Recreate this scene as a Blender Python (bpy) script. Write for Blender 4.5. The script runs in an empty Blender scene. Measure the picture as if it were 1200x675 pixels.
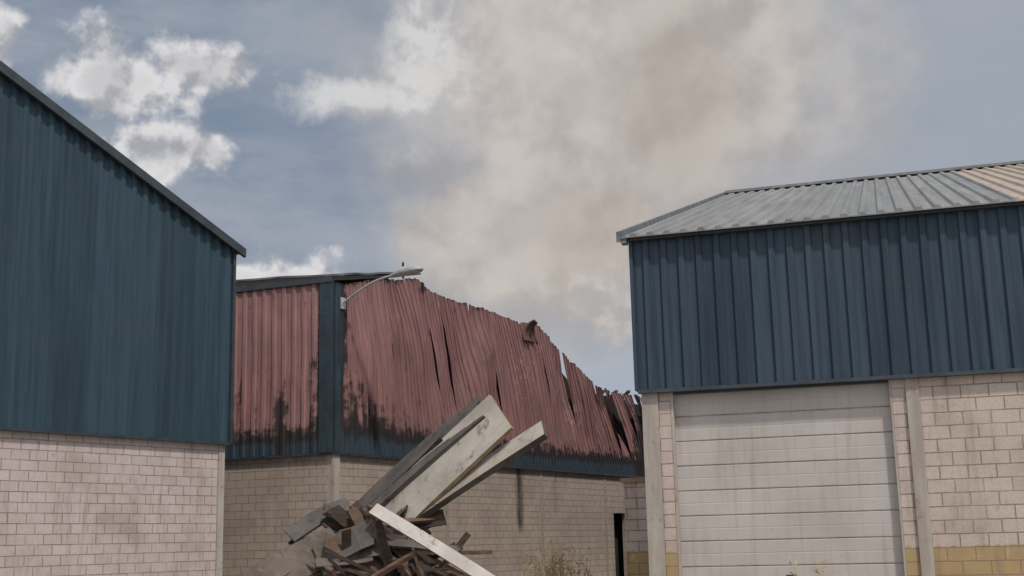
import bpy, math, random
from mathutils import Vector, noise
random.seed(7)
sc=bpy.context.scene; COL=sc.collection
# ---------------------------------------------------------------- node helpers
class NT:
    def __init__(s,nt): s.nt=nt; s.n=nt.nodes; s.l=nt.links
    def new(s,t,**k):
        n=s.n.new(t)
        for a,b in k.items(): setattr(n,a,b)
        return n
    def put(s,sock,v):
        if v is None: return
        if isinstance(v,bpy.types.NodeSocket): s.l.new(v,sock)
        else: sock.default_value=v
    def m(s,op,a,b=None,c=None,clamp=False):
        n=s.new('ShaderNodeMath',operation=op); n.use_clamp=clamp
        s.put(n.inputs[0],a); s.put(n.inputs[1],b)
        if c is not None: s.put(n.inputs[2],c)
        return n.outputs[0]
    def ss(s,v,a,b,lo=0.0,hi=1.0):
        n=s.new('ShaderNodeMapRange',interpolation_type='SMOOTHSTEP')
        s.put(n.inputs[0],v);n.inputs[1].default_value=a;n.inputs[2].default_value=b
        n.inputs[3].default_value=lo;n.inputs[4].default_value=hi
        return n.outputs[0]
    def mix(s,f,a,b,mode='MIX'):
        n=s.new('ShaderNodeMix',data_type='RGBA',blend_type=mode); n.clamp_factor=True
        s.put(n.inputs[0],f)
        for i,v in ((6,a),(7,b)):
            if isinstance(v,tuple) and len(v)==3: v=v+(1,)
            s.put(n.inputs[i],v)
        return n.outputs[2]
    def noise(s,vec,scale,detail=4,rough=.55,dist=0):
        n=s.new('ShaderNodeTexNoise'); n.inputs['Scale'].default_value=scale
        n.inputs['Detail'].default_value=detail;n.inputs['Roughness'].default_value=rough
        n.inputs['Distortion'].default_value=dist
        s.put(n.inputs['Vector'],vec); return n.outputs[0]
    def comb(s,x,y,z=0.0):
        n=s.new('ShaderNodeCombineXYZ')
        s.put(n.inputs[0],x);s.put(n.inputs[1],y);s.put(n.inputs[2],z); return n.outputs[0]
    def vscale(s,v,t):
        n=s.new('ShaderNodeVectorMath',operation='MULTIPLY'); s.put(n.inputs[0],v); n.inputs[1].default_value=t; return n.outputs[0]
    def vadd(s,v,t):
        n=s.new('ShaderNodeVectorMath',operation='ADD'); s.put(n.inputs[0],v); s.put(n.inputs[1],t); return n.outputs[0]
def newmat(name,rough=.7,metal=0.0):
    m=bpy.data.materials.new(name); m.use_nodes=True
    N=NT(m.node_tree); b=N.n['Principled BSDF']
    b.inputs['Roughness'].default_value=rough; b.inputs['Metallic'].default_value=metal
    return m,N,b
def bump(N,b,h,dist=.01,st=.6):
    n=N.new('ShaderNodeBump'); n.inputs['Distance'].default_value=dist; n.inputs['Strength'].default_value=st
    N.l.new(h,n.inputs['Height']); N.l.new(n.outputs[0],b.inputs['Normal'])
def uv(N): return N.new('ShaderNodeTexCoord').outputs['UV']
def obj(N): return N.new('ShaderNodeTexCoord').outputs['Object']
def attr(N,name):
    n=N.new('ShaderNodeAttribute'); n.attribute_name=name; return n.outputs['Fac']

def block_mat(name,c1,c2,mortar,yellow=False,bw=.4):
    m,N,b=newmat(name,.9)
    u=uv(N)
    wob=N.new('ShaderNodeTexNoise'); wob.inputs['Scale'].default_value=6; N.l.new(u,wob.inputs['Vector'])
    sub=N.new('ShaderNodeVectorMath',operation='MULTIPLY_ADD'); N.l.new(wob.outputs['Color'],sub.inputs[0]); sub.inputs[1].default_value=(.012,.012,0); N.l.new(u,sub.inputs[2])
    br=N.new('ShaderNodeTexBrick'); N.l.new(sub.outputs[0],br.inputs['Vector'])
    br.inputs['Scale'].default_value=1; br.inputs['Brick Width'].default_value=bw; br.inputs['Row Height'].default_value=.2
    br.inputs['Mortar Size'].default_value=.010; br.inputs['Mortar Smooth'].default_value=.4; br.inputs['Bias'].default_value=0
    br.inputs['Color1'].default_value=c1+(1,); br.inputs['Color2'].default_value=c2+(1,); br.inputs['Mortar'].default_value=mortar+(1,)
    col=br.outputs['Color']
    col=N.mix(N.ss(N.noise(u,1.7,4),.45,.65,0,.5),col,c1)
    if yellow:
        s=N.new('ShaderNodeSeparateXYZ'); N.l.new(u,s.inputs[0])
        n0=N.noise(u,9,5)
        z=N.m('ADD',s.outputs[1],N.m('MULTIPLY',N.m('SUBTRACT',n0,.5),.16))
        f=N.ss(z,1.40,1.43,1,0)
        yc=N.mix(N.noise(u,3,5),(.50,.34,.13),(.38,.28,.15))
        yc=N.mix(N.m('MULTIPLY',br.outputs['Fac'],.5),yc,(.2,.15,.1))
        col=N.mix(N.m('MULTIPLY',f,N.ss(N.noise(u,5,6,.7),.3,.45,.35,1)),col,yc)
    d1=N.noise(u,.7,5,.6); col=N.mix(N.ss(d1,.42,.72,0,.5),col,(.24,.185,.155))
    d2=N.noise(N.vscale(u,(5,.5,1)),1.2,5,.65); col=N.mix(N.ss(d2,.50,.72,0,.45),col,(.20,.155,.13))
    d3=N.noise(u,28,3,.7); col=N.mix(N.ss(d3,.35,.75,0,.35),col,(.28,.23,.20))
    d4=N.noise(N.vadd(u,(7,3,0)),4.5,6,.75); col=N.mix(N.ss(d4,.60,.70,0,.45),col,(.16,.12,.10))
    so=N.m('ADD',attr(N,'soot'),N.m('MULTIPLY',N.m('SUBTRACT',N.noise(N.vscale(u,(3,1,1)),1.5,5,.65),.5),.6))
    col=N.mix(N.m('MULTIPLY',N.ss(so,.25,1.0),N.ss(attr(N,'soot'),0,.12)),col,(.035,.028,.024))
    N.l.new(col,b.inputs['Base Color'])
    h=N.m('ADD',N.m('MULTIPLY',br.outputs['Fac'],-1.0),N.m('MULTIPLY',d3,.35))
    bump(N,b,h,.012,.8)
    return m
M_blockL=block_mat('painted_block_left',(.60,.52,.51),(.53,.45,.44),(.28,.21,.19))
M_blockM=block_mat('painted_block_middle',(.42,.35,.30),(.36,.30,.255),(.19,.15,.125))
M_blockR=block_mat('painted_block_right',(.60,.51,.465),(.52,.43,.39),(.27,.20,.17),True)

def cladding(name,base,dark):
    m,N,b=newmat(name,.55)
    u=uv(N)
    st=N.noise(N.vscale(u,(6,.25,1)),1.3,5,.6)
    col=N.mix(N.ss(st,.35,.7),base,dark)
    pan=N.new('ShaderNodeSeparateXYZ'); N.l.new(u,pan.inputs[0])
    fl=N.m('FLOOR',N.m('DIVIDE',pan.outputs[0],.9))
    wn=N.new('ShaderNodeTexWhiteNoise',noise_dimensions='1D'); N.l.new(fl,wn.inputs['W'])
    hs=N.new('ShaderNodeHueSaturation'); N.l.new(col,hs.inputs['Color']); N.l.new(N.ss(wn.outputs[0],0,1,.86,1.1),hs.inputs['Value'])
    col=hs.outputs[0]
    big=N.noise(u,.5,5,.6); col=N.mix(N.ss(big,.45,.8,0,.4),col,(.06,.07,.075))
    sp=N.noise(u,7,5,.7); col=N.mix(N.ss(sp,.66,.75,0,.5),col,(.11,.09,.075))
    N.l.new(col,b.inputs['Base Color'])
    N.l.new(N.ss(st,.3,.7,.5,.75),b.inputs['Roughness'])
    b.inputs['Specular IOR Level'].default_value=.3
    bump(N,b,N.noise(u,2.5,3),.015,.35)
    return m
M_blueL=cladding('blue_cladding_left',(.040,.076,.106),(.025,.051,.074))
M_blueR=cladding('blue_cladding_right',(.043,.070,.104),(.027,.046,.071))

def burnt():
    m,N,b=newmat('burnt_cladding',.75)
    u=uv(N)
    fine=N.noise(u,3.0,7,.7); st=N.noise(N.vscale(u,(5,.45,1)),1.4,5,.65)
    pink=N.mix(N.ss(st,.3,.7),(.345,.182,.18),(.235,.118,.12))
    pink=N.mix(N.ss(N.noise(u,1.1,5,.6),.42,.68,0,.5),pink,(.25,.155,.145))
    pink=N.mix(N.ss(N.noise(u,.45,4,.6),.5,.7,0,.45),pink,(.16,.085,.08))
    pink=N.mix(N.ss(N.noise(u,9,5,.75),.62,.74,0,.5),pink,(.42,.34,.32))
    pink=N.mix(N.ss(N.noise(N.vscale(u,(2.6,.6,1)),2,6,.7),.60,.70,0,.65),pink,(.07,.042,.04))
    pink=N.mix(N.m('MULTIPLY',attr(N,'flake'),N.ss(N.noise(u,4,6,.7),.54,.60)),pink,(.36,.32,.30))
    j=N.m('MULTIPLY',N.m('SUBTRACT',fine,.5),1.1)
    j2=N.m('MULTIPLY',N.m('SUBTRACT',st,.5),.9)
    bl=N.m('ADD',N.m('ADD',attr(N,'blue'),j),j2)
    blue=N.mix(st,(.04,.068,.095),(.022,.036,.05))
    col=N.mix(N.ss(bl,.44,.56),pink,blue)
    edge=N.m('MULTIPLY',N.ss(bl,.12,.42),N.ss(bl,.55,.95,1,0))
    col=N.mix(N.m('MULTIPLY',edge,.95),col,(.016,.014,.015))
    ch=N.m('ADD',N.m('ADD',attr(N,'char'),j),j2)
    col=N.mix(N.ss(ch,.4,.7,0,.93),col,(.022,.018,.017))
    N.l.new(col,b.inputs['Base Color'])
    bump(N,b,fine,.015,.4)
    return m
M_burnt=burnt()
def simple(name,c1,c2,rough=.8,scale=4,metal=0.0,streak=None,spot=None,bd=.01):
    m,N,b=newmat(name,rough,metal)
    o=obj(N)
    v=o if streak is None else N.vscale(o,streak)
    n=N.noise(v,scale,5,.65)
    col=N.mix(N.ss(n,.3,.7),c1,c2)
    if spot: col=N.mix(N.ss(N.noise(o,scale*3,5,.75),.55,.68,0,.8),col,spot)
    N.l.new(col,b.inputs['Base Color']); bump(N,b,N.noise(o,scale*6,4,.7),bd,.5)
    return m
M_black=simple('charred_interior',(.012,.011,.011),(.03,.025,.022),.95,2)
M_conc=simple('concrete_column',(.46,.42,.38),(.33,.29,.26),.9,1.5,0,(3,3,.4),(.24,.19,.15))
M_concD=simple('sooted_concrete',(.36,.31,.265),(.25,.21,.18),.9,1.5,0,(3,3,.4),(.14,.12,.1))
M_flash=simple('dark_flashing',(.05,.065,.08),(.03,.04,.05),.5,3)
M_flashL=simple('grey_flashing',(.20,.22,.24),(.11,.125,.14),.45,3)
M_white=simple('white_panel_metal',(.54,.51,.48),(.40,.37,.34),.5,2.2,0,None,(.22,.18,.14))
M_panel=simple('sandwich_panel_skin',(.46,.425,.375),(.30,.265,.225),.5,1.4,0,None,(.14,.11,.085))
M_panelD=simple('sandwich_panel_dark',(.12,.105,.092),(.06,.05,.045),.65,1.8,0,None,(.03,.024,.02))
M_foam=simple('burnt_foam_core',(.42,.31,.18),(.22,.15,.09),.95,5)
M_wood=simple('splintered_wood',(.15,.09,.06),(.065,.04,.03),.85,3,0,(1,1,6),(.22,.155,.11))
M_wood2=simple('dark_wood',(.07,.047,.036),(.028,.022,.018),.9,3,0,(1,1,6))
M_soil=simple('rubble',(.085,.066,.053),(.035,.03,.026),.95,2,0,None,(.16,.13,.11),.06)
M_felt=simple('grey_brown_felt',(.15,.125,.105),(.08,.064,.053),.9,2.5,0,None,(.20,.17,.14),.03)
M_steel=simple('burnt_steel',(.09,.06,.05),(.04,.032,.03),.7,3)
M_weed=simple('dry_grass',(.50,.37,.19),(.33,.26,.13),.9,3)
M_tan=simple('wall_coping',(.36,.25,.18),(.25,.18,.135),.9,3)
def ground_mat():
    m,N,b=newmat('ground_gravel_concrete',.95); o=obj(N)
    col=N.mix(N.ss(N.noise(o,.12,5,.6),.4,.6),(.26,.23,.19),(.17,.15,.125))
    col=N.mix(N.ss(N.noise(o,6,5,.7),.5,.7),col,(.30,.27,.23))
    N.l.new(col,b.inputs['Base Color']); bump(N,b,N.noise(o,10,5,.7),.03,.5); return m
M_ground=ground_mat()
def roof_mat():
    m,N,b=newmat('galvanised_roof',.6,.0); u=uv(N)
    s=N.new('ShaderNodeSeparateXYZ'); N.l.new(u,s.inputs[0])
    st=N.noise(N.vscale(u,(5,.3,1)),1,5,.6)
    col=N.mix(N.ss(st,.3,.7),(.27,.275,.27),(.175,.18,.185))
    fl=N.m('FLOOR',N.m('DIVIDE',s.outputs[0],1.12))
    wn=N.new('ShaderNodeTexWhiteNoise',noise_dimensions='1D'); N.l.new(fl,wn.inputs['W'])
    col=N.mix(N.ss(wn.outputs[0],.0,1,0,.35),col,(.15,.155,.165))
    t=N.m('MULTIPLY',N.ss(s.outputs[0],5.88,5.90),N.ss(N.noise(u,.6,4),.35,.5,.55,1))
    col=N.mix(t,col,(.40,.33,.265))
    col=N.mix(N.ss(N.noise(u,1.2,5,.7),.52,.75,0,.6),col,(.12,.10,.09))
    N.l.new(col,b.inputs['Base Color']); return m
M_roof=roof_mat()
def door_mat():
    m,N,b=newmat('sectional_door_paint',.6); u=uv(N)
    col=N.mix(N.ss(N.noise(u,.8,5),.35,.7),(.50,.465,.45),(.43,.395,.375))
    col=N.mix(N.ss(N.noise(N.vscale(u,(5,.35,1)),1.5,5,.65),.48,.75,0,.5),col,(.30,.25,.22))
    col=N.mix(N.ss(N.noise(u,6,5,.75),.60,.72,0,.5),col,(.30,.24,.2))
    s=N.new('ShaderNodeSeparateXYZ'); N.l.new(u,s.inputs[0])
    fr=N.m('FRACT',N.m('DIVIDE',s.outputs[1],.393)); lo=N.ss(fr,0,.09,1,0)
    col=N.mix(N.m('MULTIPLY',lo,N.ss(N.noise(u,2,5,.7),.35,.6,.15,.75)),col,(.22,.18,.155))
    N.l.new(col,b.inputs['Base Color']); bump(N,b,N.noise(u,1.5,3),.01,.3); return m
M_door=door_mat()
# ---------------------------------------------------------------- mesh helpers
def empty(name,loc=(0,0,0)):
    o=bpy.data.objects.new(name,None); o.location=(0,0,0); o.empty_display_size=.5; COL.objects.link(o); return o
def mk(name,vs,fs,mat,parent=None,uvs=None,attrs=None,smooth=False,mi=None):
    me=bpy.data.meshes.new(name); me.from_pydata([tuple(v) for v in vs],[],fs)
    mats=mat if isinstance(mat,list) else [mat]
    for x in mats: me.materials.append(x)
    if mi:
        for p,i in zip(me.polygons,mi): p.material_index=i
    if uvs:
        L=me.uv_layers.new(name='UVMap')
        for l in me.loops: L.data[l.index].uv=uvs[l.vertex_index]
    for k,a in (attrs or {}).items():
        A=me.attributes.new(k,'FLOAT','POINT'); A.data.foreach_set('value',a)
    if smooth:
        for p in me.polygons: p.use_smooth=True
    me.update()
    o=bpy.data.objects.new(name,me); COL.objects.link(o)
    if parent: o.parent=parent
    return o
class Fr:
    def __init__(s,O,e,n): s.O=Vector((O[0],O[1],0)); s.e=Vector((e[0],e[1],0)).normalized(); s.n=Vector((n[0],n[1],0)).normalized()
    def P(s,u,w,z): return s.O+s.e*u+s.n*w+Vector((0,0,z))
def bx(name,fr,u0,u1,w0,w1,z0,z1,mat,parent=None):
    c=[(u0,w0,z0),(u1,w0,z0),(u1,w1,z0),(u0,w1,z0),(u0,w0,z1),(u1,w0,z1),(u1,w1,z1),(u0,w1,z1)]
    return mk(name,[fr.P(*p) for p in c],[(0,3,2,1),(4,5,6,7),(0,1,5,4),(1,2,6,5),(2,3,7,6),(3,0,4,7)],mat,parent,uvs=[(p[0]+p[1],p[2]) for p in c])
def wall(name,fr,u0,u1,z0,z1,mat,parent,soot=None,w=0.0,th=.2,step=.2):
    nu=max(1,int((u1-u0)/step)); nz=max(1,int((z1-z0)/step))
    vs=[];uvs=[];so=[];fs=[]
    for j in range(nz+1):
        for i in range(nu+1):
            u=u0+(u1-u0)*i/nu; z=z0+(z1-z0)*j/nz
            vs.append(fr.P(u,w,z)); uvs.append((u+.13,z)); so.append(soot(u,z) if soot else 0.0)
    for j in range(nz):
        for i in range(nu):
            a=j*(nu+1)+i; fs.append((a,a+1,a+nu+2,a+nu+1))
    k=len(vs)
    for (u,z) in ((u0,z0),(u1,z0),(u1,z1),(u0,z1)):
        for ww in (w,w-th): vs.append(fr.P(u,ww,z)); uvs.append((u+ww,z)); so.append(0.)
    fs+= [(k+1,k+3,k+5,k+7),(k,k+1,k+7,k+6),(k+2,k+4,k+5,k+3),(k+6,k+7,k+5,k+4)]
    return mk(name,vs,fs,mat,parent,uvs,{'soot':so})
def prof(u0,u1,p,d):
    pts=[];u=u0
    while u<u1-1e-4:
        for a,b in ((0,0),(.52,0),(.62,d),(.90,d)):
            x=u+a*p
            if x<u1: pts.append((x,b))
        u+=p
    pts.append((u1,0)); return pts
def corr(name,fr,u0,u1,zb,zt,mat,parent,p=.3,d=.04,w=.06,soot=None):
    pts=prof(u0,u1,p,d); vs=[];uvs=[];fs=[]
    for k,(u,b) in enumerate(pts):
        jj=.006*noise.noise((u*2.3,0,3))
        for z in (zb(u),zt(u)):
            vs.append(fr.P(u,w+b+jj,z)); uvs.append((u,z))
    for i in range(len(pts)-1): fs.append((2*i,2*i+2,2*i+3,2*i+1))
    return mk(name,vs,fs,mat,parent,uvs)
def bar(name,a,b,wd,th,mat,parent,up=Vector((0,0,1)),ribs=0,side=None,roll=0,seg=1,bend=0,jag=0):
    """flat board from a to b, width wd, thickness th"""
    a=Vector(a);b=Vector(b);d=(b-a);L=d.length;d.normalize()
    s=d.cross(up).normalized(); t=s.cross(d).normalized()
    if roll:
        c,si=math.cos(roll),math.sin(roll); s,t=s*c+t*si,t*c-s*si
    cols=[(-.5,0)]
    if ribs:
        for k in range(ribs):
            x=-.5+(k+.5)/ribs; cols+=[(x-.05,0),(x-.03,.006),(x+.03,.006),(x+.05,0)]
    cols.append((.5,0)); n=len(cols)
    vs=[];fs=[];mi=[]
    for r in range(seg+1):
        f=r/seg; o=t*(bend*math.sin(math.pi*f))
        for k,(x,h) in enumerate(cols):
            jj=jag*(random.random()-.5) if r in(0,seg) else 0
            q=a+d*(L*f+jj)+o+s*(x*wd)
            vs.append(q+t*(th/2+h)); vs.append(q-t*(th/2))
    for r in range(seg):
        for k in range(n-1):
            A=(r*n+k)*2;B=((r+1)*n+k)*2
            fs.append((A,A+2,B+2,B)); mi.append(0)
            fs.append((A+1,B+1,B+3,A+3)); mi.append(0)
        A=(r*n)*2;B=((r+1)*n)*2; fs.append((A,B,B+1,A+1)); mi.append(1)
        A=(r*n+n-1)*2;B=((r+1)*n+n-1)*2; fs.append((A,A+1,B+1,B)); mi.append(1)
    for r in (0,seg):
        for k in range(n-1):
            A=(r*n+k)*2; fs.append((A,A+1,A+3,A+2)); mi.append(1)
    m=[mat, side or mat]
    return mk(name,vs,fs,m,parent,mi=mi)
# ---------------------------------------------------------------- ground
S=900
mk('ground',[(-S,-S,0),(S,-S,0),(S,S,0),(-S,S,0)],[(0,1,2,3)],M_ground)
# ---------------------------------------------------------------- LEFT WAREHOUSE
L=empty('blue_warehouse')
fL=Fr((-9.73,23.70),(.567,.824),(.824,-.567))
def zL(u): return 8.49-(u-5.62)*.397 if u>-3.4 else 8.49+9.02*.397-( -3.4-u)*.397
wall('block_wall',fL,-12.4,5.42,0,4.02,M_blockL,L,soot=lambda u,z:.0)
bx('corner_column',fL,5.43,5.60,-.2,.03,0,4.0,M_conc,L)
corr('gable_cladding',fL,-12.4,5.66,lambda u:3.98,zL,M_blueL,L,p=.3,d=.05,w=.05)
bx('drip_flashing',fL,-12.4,5.67,.0,.13,3.93,3.985,M_flash,L)
bx('corner_flashing',fL,5.665,5.74,-.05,.12,3.98,8.42,M_flash,L)
dp=30
for nm,ua,ub in (('roof_slope_a',-3.4,5.93),('roof_slope_b',-12.7,-3.4)):
    vs=[];uvs=[]
    for (u,w) in ((ua,.2),(ub,.2),(ub,-dp),(ua,-dp)):
        for dz in (0,.09):
            vs.append(fL.P(u,w,zL(u)+dz+.02)); uvs.append((w,u))
    mk(nm,vs,[(0,6,4,2),(1,3,5,7),(0,2,3,1),(2,4,5,3),(4,6,7,5),(6,0,1,7)],M_flashL,L,uvs)
bx('side_wall',fL,5.42,5.6,-dp,-.2,0,4.0,M_conc,L)
bx('side_cladding',fL,5.50,5.64,-dp,-.02,4.0,8.4,M_blueL,L)
bx('far_wall',fL,-12.4,-12.2,-dp,-.2,0,8.1,M_conc,L)
vs=[];
for u in (-12.7,-3.4,5.93):
    for w,dz in ((.16,-.08),(.24,-.08),(.24,.12),(.16,.12)): vs.append(fL.P(u,w,zL(u)+dz))
fs=[]
for k in (0,4): 
    for i in range(4): fs.append((k+i,k+(i+1)%4,k+4+(i+1)%4,k+4+i))
fs+=[(0,1,2,3),(8,11,10,9)]
mk('verge_trim',vs,fs,M_flash,L)
# ---------------------------------------------------------------- RIGHT WAREHOUSE
Rr=empty('garage_warehouse')
fR=Fr((2.065,20.28),(.957,-.289),(-.289,-.957))
ZE=6.55
bx('corner_column',fR,0,.26,-.25,.05,0,4.0,M_conc,Rr)
wall('block_wall_a',fR,.262,.46,0,4.0,M_blockR,Rr,w=.0)
wall('block_wall_b',fR,3.873,15.9,0,4.0,M_blockR,Rr,w=.0)
bx('pilaster',fR,4.08,4.27,.002,.05,0,4.0,M_conc,Rr)
bx('pilaster_far',fR,9.3,9.5,.002,.05,0,4.0,M_conc,Rr)
nsec=10
vs=[];fs=[];uvs=[]
h=3.93/nsec
rows=[]
for k in range(nsec):
    z0=k*h; rows+= [(z0+.002,-.135),(z0+.014,-.12),(z0+h*.5-.012,-.12),(z0+h*.5,-.123),(z0+h*.5+.012,-.12),(z0+h-.014,-.12),(z0+h-.002,-.135)]
for z,w in rows:
    for i in range(25):
        u=.44+3.45*i/24
        vs.append(fR.P(u,w+.012*noise.noise((u*.8,z*1.3,0)),z)); uvs.append((u,z))
for i in range(len(rows)-1):
    for j in range(24): a=i*25+j; fs.append((a,a+1,a+26,a+25))
mk('sectional_door',vs,fs,M_door,Rr,uvs)
bx('door_jamb_l',fR,.462,.50,-.112,.008,0,3.93,M_conc,Rr)
bx('door_jamb_r',fR,3.84,3.871,-.112,.008,0,3.93,M_conc,Rr)
bx('door_lintel',fR,.47,3.86,-.108,-.01,3.90,3.99,M_flash,Rr)
bx('door_handle',fR,2.1,2.25,-.11,-.07,1.0,1.04,M_flash,Rr)
corr('front_cladding',fR,-.04,15.9,lambda u:3.98,lambda u:ZE,M_blueR,Rr,p=.29,d=.045,w=.07)
bx('drip_flashing',fR,-.04,15.9,.0,.135,3.93,3.985,M_flash,Rr)
bx('corner_flashing',fR,-.09,-.035,-.1,.13,3.98,ZE,M_blueR,Rr)
bx('side_wall',fR,.0,.2,-29.6,-.26,0,4.0,M_blockR,Rr)
vs=[fR.P(-.06,0,4.0),fR.P(-.06,-29.6,4.0),fR.P(-.06,-29.6,ZE),fR.P(-.06,-14.8,11.15),fR.P(-.06,0,ZE)]
mk('gable_cladding',vs,[(0,1,2,3,4)],M_blueR,Rr,[(0,4),(29.6,4),(29.6,6.5),(14.8,11.2),(0,6.5)])
vs=[fR.P(15.9,0,0),fR.P(15.9,-29.6,0),fR.P(15.9,-29.6,ZE),fR.P(15.9,-14.8,11.15),fR.P(15.9,0,ZE)]
mk('far_gable',vs,[(0,1,2,3,4)],M_blueR,Rr,[(0,4),(29.6,4),(29.6,6.5),(14.8,11.2),(0,6.5)])
sl=(11.2-ZE-.03)/14.8
def roofR(name,wa,wb,za,zb):
    pts=prof(-.2,16.1,.28,.045); vs=[];uvs=[];fs=[]
    for (u,b) in pts:
        for w,z in ((wa,za),(wb,zb)):
            vs.append(fR.P(u,w,z+b)); uvs.append((u,-w)) 
            vs.append(fR.P(u,w,z-.02)); uvs.append((u,-w))
    for i in range(len(pts)-1):
        a=4*i; fs+=[(a,a+4,a+6,a+2),(a+1,a+3,a+7,a+5),(a,a+1,a+5,a+4)]
    fs+=[(0,2,3,1)]
    mk(name,vs,fs,M_roof,Rr,uvs)
roofR('roof_front',.28,-14.8,ZE+.04-.28*sl+.0,11.2)
roofR('roof_back',-29.9,-14.8,ZE,11.2)
bx('eave_flashing',fR,-.14,16.0,.12,.2,ZE-.10,ZE-.04,M_flash,Rr)
bx('gutter_end',fR,-.19,-.10,.1,.26,ZE-.15,ZE-.03,M_flashL,Rr)
bx('ridge_cap',fR,-.2,16.1,-15.0,-14.6,11.2,11.27,M_roof,Rr)
vs=[]
for w,z in ((.28,ZE-.04),(-14.8,11.2)):
    for u,dz in ((-.26,-.09),(-.19,-.09),(-.19,.09),(-.26,.09)): vs.append(fR.P(u,w,z+dz))
mk('verge_trim',vs,[(i,(i+1)%4,4+(i+1)%4,4+i) for i in range(4)]+[(0,1,2,3),(4,7,6,5)],M_flashL,Rr)
# ---------------------------------------------------------------- low wall between
fW=Fr((2.0,24.0),(.957,-.289),(-.289,-.957))
W=empty('boundary_wall')
wall('block_wall',fW,.02,1.15,0,2.68,M_blockR,W,soot=lambda u,z:.15 if z>2.2 else 0)
bx('coping',fW,-.03,1.15,-.24,.05,2.683,2.77,M_tan,W)
# ---------------------------------------------------------------- BURNT WAREHOUSE
B=empty('burnt_warehouse')
fM=Fr((-4.63,31.86),(.507,.862),(.862,-.507))
fN=Fr((-4.63,31.86),(-.93,.367),(-.367,-.93))
def sootM(u,z):
    s=.12*max(0,noise.noise((u*.3,z*.5,4)))
    if abs(u-9.3)<.42 and 1.6<z: s=max(s,1.0*(1-abs(u-9.3)/.45)*min(1,(z-1.6)/.6))
    if abs(u-11.6)<.3 and 2.6<z: s=max(s,.6*(1-abs(u-11.6)/.35))
    s=max(s,(.6 if u>13 else .45)*max(0,(z-3.2)/.8))
    if u>15.5: s=max(s,.35)
    return s
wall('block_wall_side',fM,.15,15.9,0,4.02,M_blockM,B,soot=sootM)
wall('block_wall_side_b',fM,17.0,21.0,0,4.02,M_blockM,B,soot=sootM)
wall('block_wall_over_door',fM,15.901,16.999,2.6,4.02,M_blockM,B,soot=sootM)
bx('doorway_dark',fM,15.3,20.9,-.8,-.5,0,3.9,M_black,B)
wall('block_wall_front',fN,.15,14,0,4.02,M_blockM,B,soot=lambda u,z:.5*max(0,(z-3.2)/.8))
bx('corner_column',fM,-.02,.22,-.28,.06,0,4.0,M_conc,B)
for k,u in enumerate((5.1,10.6,15.2)):
    bx('pilaster_%d'%k,fM,u,u+.15,.002,.02,0,3.98,M_concD,B)
PT=[(-2,8.3),(.14,8.32),(1.42,8.62),(3.3,9.05),(3.6,9.0),(4.13,8.86),(6.07,8.75),(8.04,8.72),(9.9,8.58),(10.4,8.7),(11,8.45),(11.95,8.18),(12.9,7.75),(13.8,7.34),(15.4,7.03),(18.4,7.08),(23,7.0)]
def zt(u):
    for (a,za),(b,zb) in zip(PT,PT[1:]):
        if a<=u<=b: return za+(zb-za)*(u-a)/(b-a)
    return 7.0
def fbm(x,y,z=0.): return noise.noise((x,y,z))+.5*noise.noise((2*x,2*y,z+5))+.25*noise.noise((4*x,4*y,z+9))
def lean(u,v):
    a=0.1+1.3*min(1,max(0,(u-.5)/3.2))+.5*noise.noise((u*.5,0,0))*min(1,u/3)
    if u<.5:a=.1*max(0,u)/.5
    return -a*(.6*v+.4*v*v)
vs=[];uvs=[];fs=[];bl=[];ch=[];fk=[]
sw=.84;ns=26;NR=56
u0=0.12
gaps=[]
for i in range(ns+1):
    if i<1: gaps.append((0,.5,.2,0,0))
    elif i<=2: gaps.append((random.uniform(.03,.06),random.uniform(.5,.7),.12,0.02,-.02))
    elif random.random()<.15: gaps.append((0,.6,.12,0,0))
    else:
        big=random.random()<.4
        gaps.append((random.uniform(.09,.15) if big else random.uniform(.04,.08),random.uniform(.35,.74),random.uniform(.10,.18),random.uniform(-.14,.02),random.uniform(-.02,.14)))
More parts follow.
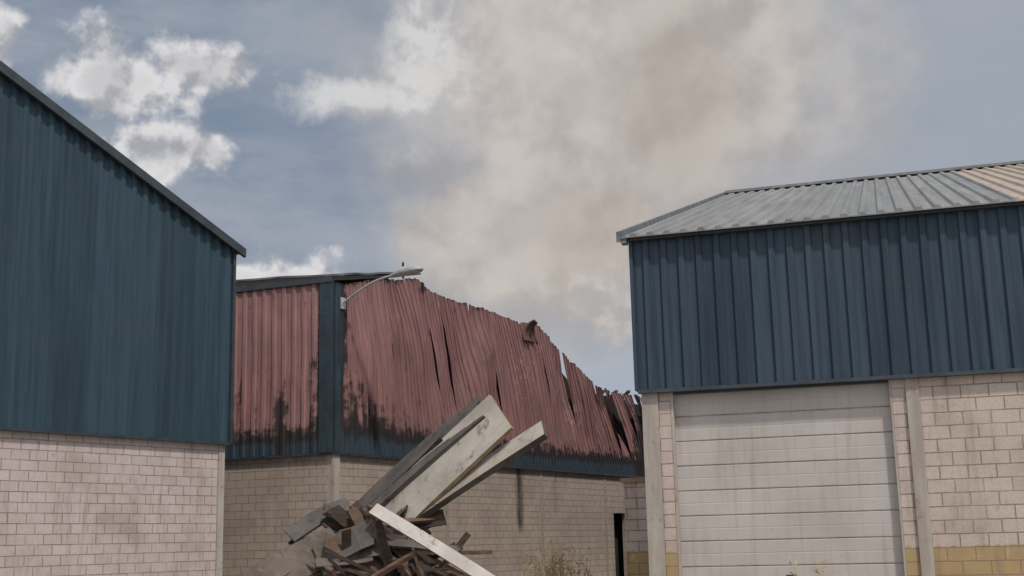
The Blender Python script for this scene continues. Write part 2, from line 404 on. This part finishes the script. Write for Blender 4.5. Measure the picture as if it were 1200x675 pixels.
for i in range(ns):
    ua=u0+i*sw; ub=ua+sw
    if ua>21.5: break
    pts=prof(0,sw,.21,.042)
    dense=[]
    for (x0,b0),(x1,b1) in zip(pts,pts[1:]):
        dense.append((x0,b0)); 
        if x1-x0>.1: dense.append(((x0+x1)/2,(b0+b1)/2))
    dense.append(pts[-1])
    gL=gaps[i];gR=gaps[i+1]
    curl=random.uniform(.15,.45) if random.random()<.3 else 0
    topj=random.uniform(-.07,.06)
    tw=random.uniform(-.30,.30); fold=random.uniform(.25,.75); fa=random.uniform(.04,.20)*random.choice((-1,1,1)); kz=random.uniform(.35,.8); ka=random.uniform(-.12,.16)
    if i<1: curl=0;tw=0;fa=0;ka=0
    if i==1: tw*=.4;fa*=.4
    base=len(vs);nc=len(dense)
    for r in range(NR+1):
        v=r/NR
        for (x,b) in dense:
            t=x/sw
            gl=gL[0]*math.exp(-((v-gL[1])/gL[2])**2)*.5; gr=gR[0]*math.exp(-((v-gR[1])/gR[2])**2)*.5
            xx=x+gl*(1-t)-gr*t
            u=ua+xx+lean(ua+x,v)
            zT=zt(u)+topj*min(1,i/3)+.06*fbm(u*3,1)*(1 if i>3 else .3)
            z=3.97+(zT-3.97)*v
            am=min(1,v*1.8)*(.25 if ua+x<1.2 else 1)
            w=.08+b*(1-.15*am)
            s=ua+x   # sheet coordinate: folds follow the leaning ribs
            w+=am*.20*noise.noise((s*.55,z*.22,31))
            w+=am*.10*noise.noise((s*1.6,z*.22,8))
            w+=am*fa*(1-abs(t-fold)/max(fold,1-fold))*math.sin(math.pi*min(1,v*.9+.05))
            w+=am*tw*(t-.5)*math.sin(math.pi*min(1,v*.75+.1))
            w+=am*ka*max(0,1-abs(v-kz-.18*(t-.5))/.30)
            w+=am*.02*noise.noise((s*4,z*1.2,12))
            w+=am*(gL[4]*math.exp(-((v-gL[1])/.3)**2)*(1-t)+gR[3]*math.exp(-((v-gR[1])/.3)**2)*t)
            w+=curl*max(0,v-.82)**2*8
            w-= .30*am*max(0,(u-11)/8)*v
            vs.append(fM.P(u,w,z)); uvs.append((ua+x,z))
            q=fbm(u*.9,z*.6,11)
            bb=.95*math.exp(-max(0,(z-4.25))/ (.36+ .65*math.exp(-u/1.6)))
            if u<.7: bb=max(bb,1.0-(u-.1)/.45)
            bl.append(bb+.12*q if bb>.12 else bb*.3)
            c=0
            c=max(c,.55*max(0,1-(zT-z)/.28))
            c=max(c,.55*max(0,1-abs(z-4.45-.8*math.exp(-u/1.3))/.40))
            if u>16.5: c=max(c,min(.75,(u-16.5)/2.2+.15*q))
            if u<1.1: c=max(c,.62*math.exp(-((z-5.4)/1.0)**2))
            if u<3.2: c=max(c,.6*max(0,1-(zT-z)/.5))
            if (t<.06 and gl>.01) or (t>.94 and gr>.01): c=max(c,.55)
            if q>.3: c=max(c,(q-.3)*.9)
            ch.append(c)
            fk.append(.8*max(0,1-((u-9.6)/1.1)**2-((z-6.8)/1.1)**2)+max(0,1-((u-13)/.8)**2-((z-6)/.8)**2))
    for r in range(NR):
        for k in range(nc-1):
            A=base+r*nc+k; fs.append((A,A+1,A+nc+1,A+nc))
mk('buckled_cladding',vs,fs,M_burnt,B,uvs,{'blue':bl,'char':ch,'flake':fk})
vs=[];uvs=[];fs=[];bl=[];ch=[]
def ztN(u): return 8.40+.045*u
pts=prof(.0,13.8,.3,.04)
nc=len(pts);NRN=40
for r in range(NRN+1):
    v=r/NRN
    for (u,b) in pts:
        z=3.97+(ztN(u)-3.97)*v
        w=.07+b+.04*fbm(u*1.2,z*.4,1)*min(1,v*3)
        vs.append(fN.P(u,w,z)); uvs.append((u+40,z))
        bb=.95*math.exp(-max(0,z-4.2)/.35)
        if u<.45: bb=1
        bl.append(bb if bb>.12 else bb*.3)
        c=.55*max(0,1-abs(z-4.5)/.4)
        c=max(c,.85*math.exp(-((u-1.5)/.26)**2)*max(0,min(1,(6.4-z)/1.2)))
        c=max(c,.62*math.exp(-((u-.55)/.2)**2)*max(0,min(1,(7.2-z)/1)))
        c=max(c,.6*max(0,1-(ztN(u)-z)/.4)); c=max(c,.6*math.exp(-((u-2.75)/.14)**2)*(z<6.3))
        ch.append(c)
for r in range(NRN):
    for k in range(nc-1):
        A=r*nc+k; fs.append((A,A+1,A+nc+1,A+nc))
mk('front_cladding',vs,fs,M_burnt,B,uvs,{'blue':bl,'char':ch,'flake':[0.0]*len(vs)})
M_post=simple('scorched_blue_trim',(.035,.06,.082),(.022,.034,.046),.6,2.2,0,(2,2,.5),(.012,.012,.013))
bx('corner_trim_front',fN,-.06,.34,.075,.13,3.97,8.42,M_post,B)
bx('corner_trim_side',fM,-.05,.16,.06,.12,3.97,8.35,M_post,B)
bx('drip_flashing',fM,-.05,20.9,.0,.11,3.92,3.965,M_flash,B)
bx('drip_flashing_front',fN,-.05,14,.0,.11,3.92,3.965,M_flash,B)
vs=[];fs=[]
n=60
for i in range(n+1):
    u=.1+20.9*i/n; top=(8.45+.2*u) if u<3.1 else zt(u)-.2
    vs+= [fM.P(u,-.35,3.8),fM.P(u,-.38-.1*(u>11)*(u-11)/3,top)]
for i in range(n): fs.append((2*i,2*i+2,2*i+3,2*i+1))
mk('charred_liner',vs,fs,M_black,B)
vs=[fN.P(.1,-.3,3.8),fN.P(13.9,-.3,3.8),fN.P(13.9,-.3,8.9),fN.P(.1,-.3,8.35)]
mk('charred_liner_front',vs,[(0,1,2,3)],M_black,B)
for k in range(5):
    u=1.0+4.6*k; bx('steel_post_%d'%k,fM,u,u+.16,-.62,-.45,0,zt(u)-.7,M_steel,B)
bx('back_wall',fN,13.8,14,-21,-.2,0,8,M_concD,B)
vs=[];fs=[];uvs=[]
ni,nj=22,16
for th in (0,.05):
    for i in range(ni+1):
        s=-.12+3.75*i/ni
        for j in range(nj+1):
            t=-.12+13.0*j/nj
            z=8.52+.19*max(0,s)-.01*s*s+.045*t+.03*noise.noise((s*1.3,t,0))+th+.10*math.exp(-((t)/1.0)**2)*(s/3.3)
            p=fM.O+fM.e*s+fN.e*t+Vector((0,0,z))+fM.n*.12
            vs.append(p);uvs.append((s,t))
m1=(ni+1)*(nj+1)
for q in (0,m1):
    for i in range(ni):
        for j in range(nj):
            a=q+i*(nj+1)+j; fs.append((a,a+1,a+nj+2,a+nj+1))
for i in range(ni): 
    a=i*(nj+1); fs.append((a,a+nj+1,a+nj+1+m1,a+m1))
for j in range(nj):
    a=j; fs.append((a,a+1,a+1+m1,a+m1))
    a=ni*(nj+1)+j; fs.append((a,a+1,a+1+m1,a+m1))
mk('lifted_roof_sheet',vs,fs,simple('scorched_roof',(.20,.20,.20),(.06,.06,.06),.6,1.5),B)
bx('front_fascia',fN,-.05,14,.05,.15,8.36,8.50,M_flash,B)
def tube(name,pts,r,mat,parent,k=8):
    vs=[];fs=[]
    for i,p in enumerate(pts):
        p=Vector(p); d=(Vector(pts[min(i+1,len(pts)-1)])-Vector(pts[max(i-1,0)])).normalized()
        a=d.orthogonal().normalized() if abs(d.z)>.95 else d.cross(Vector((0,0,1))).normalized(); b2=d.cross(a)
        for q in range(k): vs.append(p+(a*math.cos(q*2*math.pi/k)+b2*math.sin(q*2*math.pi/k))*r)
    for i in range(len(pts)-1):
        for q in range(k): fs.append((i*k+q,i*k+(q+1)%k,(i+1)*k+(q+1)%k,(i+1)*k+q))
    return mk(name,vs,fs,mat,parent)
tube('vent_post',[fM.P(3.1,.0,9.0),fM.P(3.1,.0,9.46)],.03,M_black,B)
# wall-mounted street lamp on the corner
LP=empty('street_lamp')
M_lamp=simple('lamp_aluminium',(.46,.47,.48),(.32,.33,.34),.45,5)
M_glass=simple('lamp_lens',(.55,.55,.52),(.42,.42,.40),.25,5)
arm=[]
for i in range(17):
    t=i/16; arm.append(fM.P(.22+.10*t,.12+1.55*t,7.82+.56*math.sin(t*math.pi*.5)))
tube('arm',arm,.032,M_lamp,LP)
bx('wall_bracket',fM,.14,.32,.08,.15,7.68,7.98,M_lamp,LP)
hA=arm[-1]; hd=(fM.n*1.0+Vector((0,0,.06))).normalized(); hs_=hd.cross(Vector((0,0,1))).normalized(); hu=hs_.cross(hd)
vs=[];fs=[];mi=[]
secs=[(-.10,.035,.035,.035),(.0,.07,.07,.05),(.15,.13,.12,.06),(.35,.18,.17,.07),(.60,.19,.16,.07),(.80,.15,.11,.055),(.92,.05,.04,.02)]
K=16
for (l,wd,up_,dn) in secs:
    for q in range(K):
        a=q*2*math.pi/K; c_,s_=math.cos(a),math.sin(a)
        vs.append(hA+hd*l+hs_*(wd*c_)+hu*((up_ if s_>0 else dn)*s_))
for i in range(len(secs)-1):
    for q in range(K):
        fs.append((i*K+q,i*K+(q+1)%K,(i+1)*K+(q+1)%K,(i+1)*K+q)); mi.append(1 if (q>=K//2 and 2<=i<=4) else 0)
fs+=[tuple(range(K)),tuple(range((len(secs)-1)*K,len(secs)*K))]; mi+=[0,0]
mk('lamp_head',vs,fs,[M_lamp,M_glass],LP,smooth=True,mi=mi)
# torn flap: corner of a ribbed sheet folded up and back at the start of the sag
vs=[];fs=[]
NI,NJ=14,12
for i in range(NI+1):
    a=i/NI
    for j in range(NJ+1):
        c=j/NJ; wd=1.0*(1-a*.75)
        u=9.55+wd*c-.15*a+.35*a*a
        vs.append(fM.P(u,.16+.05*(j%3==1)+.42*a*a-.15*a,8.05+.85*a-.10*a*c-.18*a*a*a))
for i in range(NI):
    for j in range(NJ):
        a=i*(NJ+1)+j; fs.append((a,a+1,a+NJ+2,a+NJ+1))
mk('torn_flap',vs,fs,simple('scorched_sheet',(.20,.105,.10),(.06,.04,.038),.75,2.5),B)
for k in range(5):
    bar('fallen_purlin_%d'%k,fM.P(14.5+k*1.1,-.6,6.9+.1*k),fM.P(17.5+k*.8,-2.2,7.25-.08*k),.12,.08,M_steel,B)
bx('far_roof_edge',fM,15.5,21,-2.0,-1.6,7.05,7.2,M_black,B)
# ---------------------------------------------------------------- DEBRIS
dbr=empty('debris_pile')
bar('sandwich_panel_main',(-2.0,15.3,1.50),(-.16,14.7,3.12),.66,.06,M_panel,dbr,ribs=2,side=M_foam,roll=math.radians(-60),seg=6,bend=.02,jag=.02)
bar('sandwich_panel_upper',(-2.25,15.7,1.70),(-.42,15.05,3.19),.62,.06,M_panelD,dbr,ribs=2,side=M_panelD,roll=math.radians(-40),seg=6,bend=.05,jag=.12)
bar('sandwich_panel_upper_b',(-2.2,15.8,1.85),(-.85,15.2,2.95),.40,.05,M_panelD,dbr,ribs=0,side=M_wood2,roll=math.radians(-30),seg=4,bend=-.03,jag=.1)
bar('panel_beam',(-1.75,15.2,1.62),(.34,14.4,2.88),.26,.08,M_panel,dbr,side=M_panelD,roll=math.radians(-48),seg=4,bend=.02,jag=.03)
bar('white_trim_board',(-1.62,14.3,2.03),(-.15,13.7,1.12),.14,.04,M_white,dbr,side=M_panel,roll=math.radians(-60),seg=4,bend=.03,jag=.02)
bar('dark_sheet',(-2.62,14.8,1.76),(-1.95,15.1,2.12),.3,.03,M_panelD,dbr,roll=math.radians(-30),seg=5,bend=.05,jag=.1)
bar('dark_sheet_b',(-2.95,14.3,1.2),(-2.0,14.5,1.68),.45,.03,M_felt,dbr,roll=math.radians(-60),seg=5,bend=.04,jag=.2)
random.seed(21)
for k in range(150):
    a=random.uniform(0,6.283); rr=random.uniform(0,1.0)
    cx=-1.6+1.2*rr*math.cos(a); cy=14.9+1.1*rr*math.sin(a)
    hz=1.95*(1-rr**1.7*.8)*random.uniform(.75,1.0)
    ln=random.uniform(.6,1.6); az=random.uniform(-.6,.6)+ (math.pi/2 if random.random()<.15 else 0); ti=random.uniform(-1.25,-.4) if random.random()<.75 else random.uniform(-.3,.9)
    d=Vector((math.cos(az)*math.cos(ti),math.sin(az)*math.cos(ti),math.sin(ti)))*ln/2
    c=Vector((cx,cy,hz))
    if max((c+d).z,(c-d).z)>2.1: c.z-=max((c+d).z,(c-d).z)-2.05
    mt=random.choice([M_wood,M_wood,M_wood,M_wood2,M_wood2,M_wood2,M_panelD,M_felt])
    bar('plank_%02d'%k,c-d,c+d,random.uniform(.06,.2),random.uniform(.02,.045),mt,dbr,side=random.choice([M_wood,M_wood2]),roll=random.uniform(-1.4,.2),seg=3,bend=random.uniform(-.05,.05),jag=.1)
vs=[];fs=[];nr,na=16,44
for i in range(nr+1):
    r=i/nr
    for j in range(na):
        a=j/na*2*math.pi; R1=r*(2.2+.3*math.sin(a*3))
        x=-1.75+R1*math.cos(a)*.95;y=15.2+R1*math.sin(a)
        z=1.65*max(0,(1-r**1.6))+ .3*fbm(x*2.3,y*2.3,1)*(1-r)
        vs.append((x,y,z-.02))
for i in range(nr):
    for j in range(na): fs.append((i*na+j,(i+1)*na+j,(i+1)*na+(j+1)%na,i*na+(j+1)%na))
mk('rubble_core',vs,fs,M_soil,dbr)
for k in range(22):
    x0=random.uniform(-3.15,-2.1); z0=.98+.55*(x0+3.1)
    bar('roof_felt_%d'%k,(x0,14.2+random.random()*.4,z0),(x0+random.uniform(.4,.8),14.3+random.random()*.4,z0+random.uniform(-.1,.42)),random.uniform(.15,.4),.02,random.choice([M_panelD,M_felt,M_felt,M_soil]),dbr,roll=random.uniform(-1.2,-.2),seg=4,bend=random.uniform(-.04,.07),jag=.18)
# ---------------------------------------------------------------- weeds
def weeds(name,c,rad,n,h):
    vs=[];fs=[]
    for k in range(n):
        a=random.uniform(0,6.28);r=rad*random.random()**.7
        p=Vector((c[0]+r*math.cos(a),c[1]+r*math.sin(a)*.6,0)); hh=h*random.uniform(.5,1)*(1-.35*r/rad)
        dx=Vector((random.uniform(-.3,.3),random.uniform(-.3,.3),0))*hh*.6; s=Vector((.007,0,0))
        q=[p,p+dx*.3+Vector((0,0,hh*.5)),p+dx+Vector((0,0,hh))]
        b0=len(vs)
        for i,w in zip(q,(1,.8,.3)): vs+=[i-s*w,i+s*w]
        fs+=[(b0,b0+1,b0+3,b0+2),(b0+2,b0+3,b0+5,b0+4)]
        for l in range(8):
            f=random.uniform(.35,1); o=q[1].lerp(q[2],max(0,(f-.5)*2)) if f>.5 else q[0].lerp(q[1],f*2)
            dd=Vector((random.uniform(-1,1),random.uniform(-1,1),random.uniform(.1,1.1))).normalized()*random.uniform(.06,.2)
            sd=dd.cross(Vector((.3,1,.2))).normalized()*.010
            b0=len(vs); vs+=[o,o+dd*.5+sd,o+dd,o+dd*.5-sd]; fs.append((b0,b0+1,b0+2,b0+3))
    mk(name,vs,fs,M_weed)
weeds('dry_weeds',(.75,26),.8,100,1.95)
weeds('dry_weeds',(4.1,18.3),.5,50,1.45)
weeds('dry_weeds',(-1.0,28),.6,40,1.3)
# ---------------------------------------------------------------- sky + sun
w=bpy.data.worlds.new('World'); sc.world=w; w.use_nodes=True
N=NT(w.node_tree)
for n in list(N.n): N.n.remove(n)
out=N.new('ShaderNodeOutputWorld')
sd=Vector((.30,-.55,.95)).normalized()
sky=N.new('ShaderNodeTexSky',sky_type='NISHITA'); sky.sun_disc=False
sky.sun_elevation=math.asin(sd.z); sky.sun_rotation=math.atan2(sd.x,sd.y)
sky.air_density=1.2; sky.dust_density=3
bg1=N.new('ShaderNodeBackground'); bg1.inputs[1].default_value=.08; N.l.new(sky.outputs[0],bg1.inputs[0])
tc=N.new('ShaderNodeTexCoord').outputs['Generated']
sp=N.new('ShaderNodeSeparateXYZ'); N.l.new(tc,sp.inputs[0])
az=N.m('MULTIPLY',N.m('ARCTAN2',sp.outputs[0],sp.outputs[1]),57.296)
el=N.m('MULTIPLY',N.m('ARCSINE',sp.outputs[2]),57.296)
P=N.comb(az,el,8.3)
n1=N.noise(P,.36,8,.55); n1b=N.noise(N.vadd(P,(-.4,.7,0)),.36,4,.55)
n2=N.noise(P,.13,5,.5)
n3=N.noise(N.vscale(P,(.35,1.0,1)),.24,7,.62)
def blob(a,e,ra,re):
    x=N.m('DIVIDE',N.m('SUBTRACT',az,a),ra); y=N.m('DIVIDE',N.m('SUBTRACT',el,e),re)
    return N.m('SUBTRACT',1.0,N.m('SQRT',N.m('ADD',N.m('MULTIPLY',x,x),N.m('MULTIPLY',y,y))))
def mx(l):
    r=l[0]
    for k in l[1:]: r=N.m('MAXIMUM',r,k)
    return r
cum=mx([blob(-18.4,20.6,4.2,2.4),blob(-14.2,21.2,4.2,1.3),blob(-16.4,17.3,3.2,1.7),blob(-14.1,17.6,1.5,1.0),
        blob(-10.8,12.0,4.2,1.8),blob(-24.0,21.6,2.4,1.5),blob(4.7,10.4,3.0,1.7),blob(-22,25.2,3,.9)])
cumf=N.m('ADD',cum,N.m('MULTIPLY',N.m('SUBTRACT',n1,.49),2.4))
cumm=N.ss(cumf,.0,.55)
br=mx([blob(-3.8,22.8,2.8,5.5),blob(-7.4,20.2,4.2,1.2)])
brf=N.ss(N.m('ADD',br,N.m('MULTIPLY',N.m('SUBTRACT',n1,.49),2.3)),-.1,.8)
smk=mx([blob(3.8,22,12,12),blob(2.5,14,9,6),blob(8,21,11,10)])
smf=N.ss(N.m('ADD',N.m('ADD',smk,N.m('MULTIPLY',N.m('SUBTRACT',n2,.5),.9)),N.m('MULTIPLY',N.m('SUBTRACT',n1,.5),.5)),-.15,.65)
right=N.ss(az,-16,10)
base=N.mix(right,(.20,.255,.345),(.345,.38,.44))
base=N.mix(N.ss(n3,.34,.68,0,.75),base,(.38,.41,.46))
base=N.mix(N.ss(el,5,14,.6,0),base,(.43,.50,.58))
shade=N.ss(N.m('SUBTRACT',n1b,n1),-.08,.12)
shs=N.ss(N.m('SUBTRACT',N.noise(N.vadd(P,(-.9,1.3,0)),.20,4,.5),N.noise(P,.20,7,.58)),-.14,.14)
smc=N.mix(shs,(.60,.55,.51),(.435,.395,.37))
col=N.mix(smf,base,smc)
core=N.ss(N.m('ADD',mx([blob(8.0,19.5,5.0,6.5),blob(4.0,14,4.2,4)]),N.m('MULTIPLY',N.m('SUBTRACT',n2,.5),.8)),-.1,.9)
col=N.mix(N.m('MULTIPLY',core,.55),col,(.42,.355,.30))
cw=N.mix(shade,(.78,.76,.76),(.38,.39,.42))
cw=N.mix(N.ss(cumf,.35,1.1,.0,.5),cw,(.42,.42,.45))
col=N.mix(N.m('MULTIPLY',brf,.8),col,N.mix(shade,(.74,.73,.72),(.50,.50,.51)))
pf=N.m('MULTIPLY',N.ss(N.m('ADD',blob(1.0,14.5,5,3.4),N.m('MULTIPLY',N.m('SUBTRACT',n1,.5),2.2)),0,.9),.5)
col=N.mix(pf,col,(.60,.535,.49))
pf2=N.m('MULTIPLY',N.ss(N.m('ADD',blob(2.0,21.5,6.5,7),N.m('MULTIPLY',N.m('SUBTRACT',n1,.5),2.2)),0,1.2),.5)
col=N.mix(pf2,col,(.63,.59,.56))
cwarm=N.mix(N.ss(az,-4,2),cw,N.mix(shade,(.62,.56,.52),(.44,.42,.42)))
col=N.mix(cumm,col,cwarm)
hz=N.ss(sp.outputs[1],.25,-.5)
col=N.mix(hz,col,(.75,.76,.78))  # unseen sky behind the camera, brightened to light the facades
up=N.ss(el,35,70); col=N.mix(N.m('MULTIPLY',up,.7),col,(.57,.61,.68))
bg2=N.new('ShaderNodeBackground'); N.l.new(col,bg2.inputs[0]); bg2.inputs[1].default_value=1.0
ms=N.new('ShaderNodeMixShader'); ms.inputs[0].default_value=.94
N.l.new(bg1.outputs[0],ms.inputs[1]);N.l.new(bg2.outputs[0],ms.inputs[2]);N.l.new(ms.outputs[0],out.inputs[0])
ld=bpy.data.lights.new('sun','SUN'); ld.energy=2.5; ld.angle=math.radians(3); ld.color=(1,.93,.84)
lo=bpy.data.objects.new('sun',ld); COL.objects.link(lo); lo.rotation_euler=sd.to_track_quat('Z','Y').to_euler()
# ---------------------------------------------------------------- camera
p=math.atan(300/1470); r=0.024
F=Vector((0,math.cos(p),math.sin(p)));U0=Vector((0,-math.sin(p),math.cos(p)));R0=Vector((1,0,0))
Rv=R0*math.cos(r)-U0*math.sin(r);Uv=U0*math.cos(r)+R0*math.sin(r)
from mathutils import Matrix
cd=bpy.data.cameras.new('camera'); cd.lens=36*1470/1200; cd.sensor_width=36; cd.clip_end=3000
co=bpy.data.objects.new('camera',cd); COL.objects.link(co)
m=Matrix((Rv,Uv,-F)).transposed().to_4x4(); m.translation=Vector((0,0,1.6)); co.matrix_world=m
sc.camera=co
sc.view_settings.view_transform='Standard'; sc.view_settings.look='None'; sc.view_settings.exposure=0
